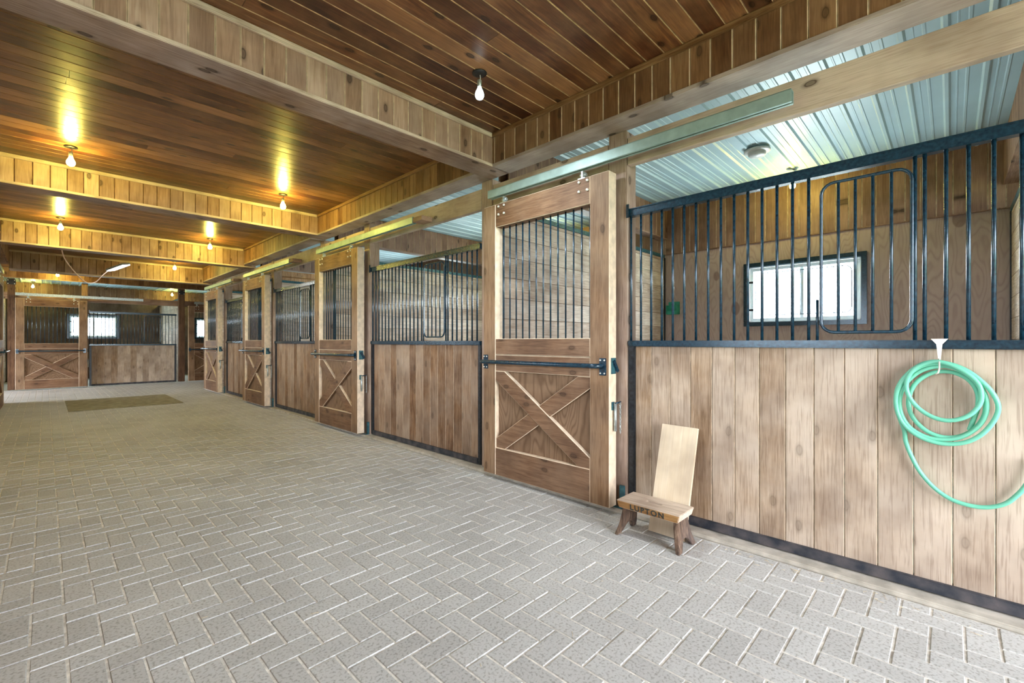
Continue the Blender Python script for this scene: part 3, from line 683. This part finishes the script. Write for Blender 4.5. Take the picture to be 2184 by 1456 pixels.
# ------------------------------------------------------------------ partitions, boxed lintels above them
def partition(loc, rz, L, lab, two='z'):
    """local x from the stall front to the back wall, y thickness"""
    t = empty('stall_partition', loc, rz); tag(t, lab, 'partition', 'stall partitions')
    b = MB(); z = .03
    while z < 2.34:
        h = min(.19, 2.345 - z)
        b.plank((0.05, -.02, z), (0, 0, 1), (1, 0, 0), (0, -1, 0), h - .0015, L - .09, .02, .002); b.plank((.05, .02, z), (0, 0, 1), (1, 0, 0), (0, 1, 0), h - .0015, L - .09, .02, .002); z += .19
    b.build('boards', [M['plyside'], M['groove_dk']], t, recalc=False)
    MB().box(.05, L - .02, -.028, .028, 2.345, 2.39).build('cap_rail', M['teal'], t, bevel=.003)
    MB().box(0, .05, -.03, .03, .022, 2.56).build('end_channel', M['steel'], t, bevel=.003)
    MB().box(L - .04, L - .002, -.03, .03, .022, 2.345).build('corner_channel', M['steel_dk'], t)
    return t
def lintel(loc, rz, L, lab):
    t = empty('boxed_lintel', loc, rz); tag(t, lab, 'lintel', 'boxed lintels above the partitions')
    b = MB(); b.wall_planks((0, -.07, 0), (1, 0, 0), (0, 0, 1), (0, -1, 0), L, .405, PB); b.build('front_boards', [M['backboards'], M['groove']], t, recalc=False)
    b = MB(); b.wall_planks((0, .07, 0), (1, 0, 0), (0, 0, 1), (0, 1, 0), L, .405, PB); b.build('back_boards', [M['backboards'], M['groove']], t, recalc=False)
    MB().box(0, L, -.07, .07, -.014, .0).build('lintel_soffit', M['soff_x'], t)
    return t
NM = ['at the right frame edge of the hose stall', 'behind the nearest sliding door', 'behind the second sliding door', 'behind the third sliding door', 'closing the far end of the right row']
for k, y in enumerate(PART):
    partition((2.885, y, 0), 0, XBK - 2.885, 'pale boarded stall partition ' + NM[k])
    if k < 4: lintel((2.95, y, 2.615), 0, XBK - 2.975, 'boxed board lintel over the partition ' + NM[k])
partition((2.70, YF + .10, 0), PI / 2, YFB - YF - .10, 'grey partition between the two far row stalls')
partition((-.80, YF + .10, 0), PI / 2, YFB - YF - .10, 'partition at the left end of the far row stall')

# ------------------------------------------------------------------ far row posts / header / fascia
post(-.615, YF - .03, .12, .12, 2.60, 'dark square post left of the far row door', 'post_dk')
post(.635, YF + .0, .115, .12, 2.60, 'brown post between the far row door and its stall front', 'door')
post(2.612, YF - .08, .145, .13, 2.62, 'dark worn post right of the far row stall front', 'post_dk')
for (x, y, lab) in [(-.625, YF - .035, 'black steel bracket on the far left post'), (2.612, YF - .085, 'black steel bracket on the far right post')]:
    o = MB().box(0, .145, -.006, 0, 0, .12).build('post_bracket', M['black'], bevel=.002); o.location = (x, y, 2.475); tag(o, lab, 'bracket')
    for bx in (.02, .125):
        for bz in (.02, .10): MB().tube([(bx, -.006, bz), (bx, -.011, bz)], .009, 8).build('bolt', M['bolt'], o)
for (x0, x1, lab) in [(-.48, .61, 'yellow-lit header timber above the far row door'), (.74, 2.608, 'header timber above the far row stall front'), (2.76, 6.1, 'header timber right of the dark far post'), (-2.6, -.61, 'header timber left of the dark far post')]:
    o = MB().box(0, x1 - x0, 0, .05, 0, .155).build('header_timber', M['header_x'], bevel=.004); o.location = (x0, YF + .014, 2.145); tag(o, lab, 'header', 'header timbers over the stall fronts')
t = empty('stall_fascia', (-4.05, YF - .15, 2.64)); tag(t, 'board-clad fascia along the far row, above the pipes', 'fascia', 'fascias over the stall fronts')
mb = MB(); mb.wall_planks((0, 0, .0), (1, 0, 0), (0, 0, 1), (0, -1, 0), 10.2, ZC - 2.64, PB); mb.build('fascia_boards', [M['fascia'], M['groove_dk']], t, recalc=False)
MB().box(0, 10.2, -.006, .06, -.012, 0.0).build('soffit_board', M['soff_x'], t); MB().box(0, 10.2, .03, .06, 0, .21).build('back_board', M['fascia'], t)
mb = MB(); mb.wall_planks((-4.1, YF + .05, 0), (1, 0, 0), (0, 0, 1), (0, -1, 0), 3.3, 2.62, .129); structure(mb.build('wall_far_left_front', [M['wallbd'], M['groove_dk']], recalc=False))

for y, n in zip(DOOR, ('nearest', 'second', 'third', 'farthest')):
    o = MB().box(0, .035, -.018, 0, 0, .17).box(-.06, .035, -.045, -.018, 0, .025).build('floor_guide', M['teal'], bevel=.002)
    o.location = (XR - .004, y - .006, .001); o.rotation_euler = (0, 0, -PI / 2); o.location.x = XR - .002; tag(o, 'small teal steel floor guide at the foot of the %s right-row door' % n, 'door guide', 'floor guides of the sliding doors')
# ------------------------------------------------------------------ lamps
def bulb(loc, lit, lab, s=1.0, group='bulbs on the aisle ceiling'):
    t = empty('ceiling_bulb', loc); tag(t, lab, 'light bulb', group)
    MB().lathe([(.0, .0), (.046, .0), (.047, -.006), (.03, -.012), (0, -.012)]).build('canopy', M['black'], t)
    MB().tube([(.004, 0, -.01), (.008, 0, -.03), (.002, 0, -.055)], .0025, 6).build('wire', M['white'], t)
    MB().lathe([(.0, -.045), (.013, -.046), (.0145, -.05), (.0145, -.085), (.011, -.09)], n=14).build('socket', M['galv'], t)
    MB().lathe([(.012, -.088), (.015, -.10), (.024, -.118), (.029, -.135), (.0285, -.150), (.022, -.163), (.010, -.170), (.0, -.171)], n=18).build('bulb_glass', (M['bulb_stall'] if group == 'bulbs inside the stalls' else M['bulb_on']) if lit else M['bulb_off'], t)
    return t
b0 = bulb((1.925, 2.155, ZC), False, 'cool white bulb on a black ceiling base, nearest the camera')
sd = bpy.data.lights.new('bulb_light', 'SPOT'); sd.energy = 60; sd.color = (.84, .93, 1.0); sd.spot_size = math.radians(172); sd.spot_blend = .7; sd.shadow_soft_size = .05
so = bpy.data.objects.new('bulb_light', sd); col.objects.link(so); so.parent = b0; so.location = (0, 0, -.23)
bulb((.155, 5.55, ZC), True, 'lit bulb at the left in front of the second beam')
bulb((1.925, 5.58, ZC), True, 'lit bulb right of centre in front of the second beam')
bulb((.145, 8.83, ZC), True, 'lit bulb at the left in front of the third beam')
bulb((1.91, 8.87, ZC), True, 'lit bulb in front of the third beam near the right fascia')
bulb((1.93, 11.95, ZC), True, 'lit bulb in front of the last beam, right of the bright panel lamp')
bulb((.20, 15.20, ZC), True, 'lit bulb over the cross aisle above the far stall door')
SB = 'bulbs inside the stalls'
bulb((5.65, 1.235, ZSC - .05), True, 'lit bulb inside the hose stall above the window', group=SB)
bulb((5.65, 4.7, ZSC - .05), True, 'lit bulb inside the stall behind the second door', group=SB)
bulb((5.6, 11.3, ZSC - .05), True, 'lit bulb seen through the farthest stall front', group=SB)
bulb((2.95, 18.7, 2.845), True, 'lit bulb above the partition between the far stalls', group=SB)
bulb((-.25, 18.7, 2.845), True, 'lit bulb at the back of the far left stall', group=SB)
# hanging bright panel lamp on its cord, under the third beam
t = empty('hanging_panel_lamp', (.93, 10.95, 2.50), math.radians(-62)); tag(t, 'bright white rectangular work lamp hanging from a cord below the third beam', 'lamp')
t.rotation_euler = (math.radians(12), math.radians(-14), math.radians(-58))
MB().box(-.20, .20, -.075, .075, .0, .035).build('lamp_housing', M['galv'], t, bevel=.006)
MB().box(-.19, .19, -.065, .065, -.006, .0).build('lamp_panel', M['tube_on'], t)
cp = [(.17, 9.66, 2.545), (.20, 9.75, 2.43), (.27, 9.95, 2.33), (.37, 10.2, 2.22), (.45, 10.4, 2.16), (.53, 10.6, 2.15), (.62, 10.75, 2.2), (.70, 10.85, 2.32), (.78, 10.93, 2.42)]
def smooth_path(P, k=6):
    P = [Vector(p) for p in P]; out = []
    for i in range(len(P) - 1):
        p0, p1, p2, p3 = P[max(i - 1, 0)], P[i], P[i + 1], P[min(i + 2, len(P) - 1)]
        for q in range(k):
            s = q / k; out.append(.5 * ((2 * p1) + (p2 - p0) * s + (2 * p0 - 5 * p1 + 4 * p2 - p3) * s * s + (3 * p1 - p0 - 3 * p2 + p3) * s ** 3))
    out.append(P[-1]); return out
o = MB().tube(smooth_path(cp), .008, 8).build('extension_cord', M['cord']); tag(o, 'orange-pink cord looping from the third beam to the bright panel lamp', 'cord')
# round ceiling fitting in the near stall
t = empty('ceiling_fitting', (4.83, 1.355, ZSC - .018)); tag(t, 'round white ceiling fitting on the metal ceiling of the hose stall', 'ceiling fitting')
MB().lathe([(0, 0), (.115, 0), (.118, -.012), (.10, -.022), (0, -.022)], n=28).build('fitting_base', M['ceramic'], t)
MB().lathe([(.075, -.020), (.078, -.045), (.060, -.060), (0, -.064)], n=28).build('fitting_dome', M['ceramic'], t)

# ------------------------------------------------------------------ stool
t = empty('step_stool', (2.375, 1.435, 0), -PI / 2); tag(t, 'small worn wooden step stool with dark burnt lettering on its edge', 'stool')
tp = MB(); y0, y1, x0, x1, zt = 0, .20, 0, .385, .207; hx, hy, hw2, hh = .19, .105, .045, .009
# top board with a grip slot: built as a ring of boxes around the slot
ring = [(x0, y0), (x1, y0), (x1, y1), (x0, y1)]; slot = [(hx - hw2, hy - hh), (hx + hw2, hy - hh), (hx + hw2, hy + hh), (hx - hw2, hy + hh)]
vs = []
for z in (zt, zt - .044):
    ins = .0 if z == zt else .012
    vs += [(x + (ins if x == x0 else -ins), y + (ins * .6 if y == y0 else -ins * .6), z) for x, y in ring] + [(x, y, z) for x, y in slot]
fs = []
for k in range(4):
    k2 = (k + 1) % 4
    fs += [(k, k2, 4 + k2, 4 + k), (8 + k2, 8 + k, 12 + k, 12 + k2), (k2, k, 8 + k, 8 + k2), (4 + k, 4 + k2, 12 + k2, 12 + k)]
b = len(tp.v); tp.v += vs
for q, f in enumerate(fs): tp.f.append([b + i for i in f]); tp.m.append(0 if q % 4 != 2 else 1); tp.sm.append(False)
sb = tp.build('seat_board', [M['stooltop'], M['stooledge']], t, bevel=.003)
for f in sb.data.polygons:
    if f.normal.y > -.5: f.material_index = 0
def leg_poly(y_c=.10):
    # end board seen from the side (y,z): waisted, two splayed feet with an arch between
    L = [(.030, .163), (.024, .13), (.012, .07), (-.002, .03), (-.010, .0), (.030, .0), (.050, .022), (.068, .045), (.085, .055), (.10, .058)]
    return L + [(.20 - y, z) for y, z in L[::-1][1:]]
for sgn, xt, xb in ((-1, .035, .004), (1, .350, .381)):
    lb = MB(); P = leg_poly(); Np = len(P)
    def X(z): k = 1 - z / .163; return xt + (xb - xt) * (k ** 1.8)
    vs = [(X(z) - .011, y, z) for y, z in P] + [(X(z) + .011, y, z) for y, z in P]
    lb.add(vs, [list(range(Np))[::-1], [Np + i for i in range(Np)]] + [[i, (i + 1) % Np, Np + (i + 1) % Np, Np + i] for i in range(Np)])
    lb.build('leg_board', M['stoolleg'], t, bevel=.003)
fc = bpy.data.curves.new('lettering', 'FONT'); fc.body = 'LUPTON'; fc.size = .046; fc.extrude = .0012; fc.space_character = 1.25; fc.offset = .0006
fo = bpy.data.objects.new('tmp_text', fc); col.objects.link(fo)
dg = bpy.context.evaluated_depsgraph_get(); me = bpy.data.meshes.new_from_object(fo.evaluated_get(dg)); bpy.data.objects.remove(fo)
xsv = [v.co.x for v in me.vertices]; wd = max(xsv) - min(xsv)
for v in me.vertices: v.co.x = (v.co.x - min(xsv) if False else v.co.x) * (.205 / wd)
me.materials.clear(); me.materials.append(M['ink'])
lo = bpy.data.objects.new('lettering', me); col.objects.link(lo); lo.parent = t; lo.location = (.088, .0049, zt - .038); lo.rotation_euler = (PI / 2 + .163, 0, 0)
# ------------------------------------------------------------------ leaning board
o = MB().box(0, .225, -.010, .010, 0, .648).build('pine_board', M['boardpale'], bevel=.0015)
o.location = (2.555, 1.318, .004); o.rotation_euler = (math.radians(-15.6), math.radians(.5), -PI / 2); tag(o, 'pale new pine board leaning on the planks behind the step stool', 'board')

# ------------------------------------------------------------------ hose
def pane(px, py, X):   # place on the plane x = X, positions measured once from the photo
    s_, c_ = math.sin(TH), math.cos(TH); tt = (px - 1092) / F; d = X / (s_ + tt * c_)
    return (X, (c_ - tt * s_) * d, 1.15 - (py - 728) / F * d)
H = [(755,790),(790,700),(822,600),(815,490),(750,400),(640,345),(520,335),(420,365),(335,430),(290,520),(285,610),(330,710),(430,800),(560,845),(690,835),(800,775),(870,680),(882,570),(840,460),(740,360),(610,300),(480,300),(360,340),(260,430),(215,540),(225,660),(290,765),(400,835),(520,862),(650,855),(760,810),(850,730),(890,620),(870,500),(790,390),(670,310),(520,272),(370,300),(255,390),(190,510),(195,640),(250,750),(350,830),(470,880),(600,898),(740,880),(860,815),(950,710),(980,610),(940,510),(860,420),(740,330),(600,275),(470,262),(350,300),(280,380),(268,470),(310,565),(400,650),(520,705),(640,712),(760,670),(840,580),(845,480),(800,400),(690,320),(540,262),(400,272),(280,350),(200,460),(185,590),(215,700),(250,790),(262,880),(300,980),(370,1110),(480,1235),(610,1325),(760,1375),(900,1388),(1030,1362),(1120,1300),(1190,1225),(1240,1130),(1265,1020)]
pts = []
for i, (a, b) in enumerate(H):
    X = 2.752 - .036 * min(1, i / 62); 
    if i > 66: X = 2.722 + min(1, (i - 66) / 8) * .028
    pts.append(pane(1860 + a / 3.639, 700 + b / 3.64, X))
o = MB().tube(smooth_path(pts, 5), .0088, 12).build('garden_hose', M['hose']); tag(o, 'coiled green rubber hose hanging on the pale planks', 'hose')
t = empty('hose_hanger', (2.738, .036, 1.16)); tag(t, 'white strap and metal hook holding the green hose on the sill', 'hook')
MB().prism([(-.004, -.028, .002), (-.004, .028, .002), (-.004, .010, -.022), (-.004, .004, -.090), (-.004, -.004, -.090), (-.004, -.010, -.022)], (0, 0, 0), (-.003, 0, 0)).build('strap', M['white'], t)
MB().tube(smooth_path([(-.004, 0, -.085), (-.03, 0, -.10), (-.052, 0, -.128), (-.055, .004, -.145), (-.045, .01, -.150)]), .003, 8).build('hook_wire', M['bolt'], t)
# green block holder on the back wall of the hose stall
t = empty('salt_block_holder', (XBK, 2.81, 1.53)); tag(t, 'green plastic holder on the back wall of the hose stall', 'holder')
h = MB(); h.box(-.02, 0, -.08, .08, 0, .18); h.box(-.10, -.02, -.08, -.065, 0, .13); h.box(-.10, -.02, .065, .08, 0, .13); h.box(-.10, -.02, -.065, .065, 0, .015); h.box(-.10, -.088, -.065, .065, .015, .05)
h.build('holder_body', M['green'], t, bevel=.004)
# ------------------------------------------------------------------ mat, straw
mt = MB(); mt.box(.26, 1.80, 10.30, 11.22, .001, .012); mt.box(.26, 1.80, 11.23, 12.20, .001, .012)
o = mt.build('floor_mat', M['mat'], bevel=.003); tag(o, 'flat olive-brown rubber mat on the pavers near the far cross aisle', 'mat')
st = MB()
for k in range(70):
    if k < 45: x = random.gauss(2.62, .05); y = random.uniform(-.1, 1.0)
    else: x = random.uniform(.3, 2.4); y = random.uniform(.6, 4)
    a = random.uniform(0, PI); L = random.uniform(.01, .035)
    if x < 2.66: st.tube([(x, y, .002), (x + L * math.cos(a), y + L * math.sin(a), .004)], .0009, 4)
o = st.build('straw_scraps', M['straw'], recalc=False); tag(o, 'scraps of dry straw scattered on the pavers', 'straw', kind='stuff')
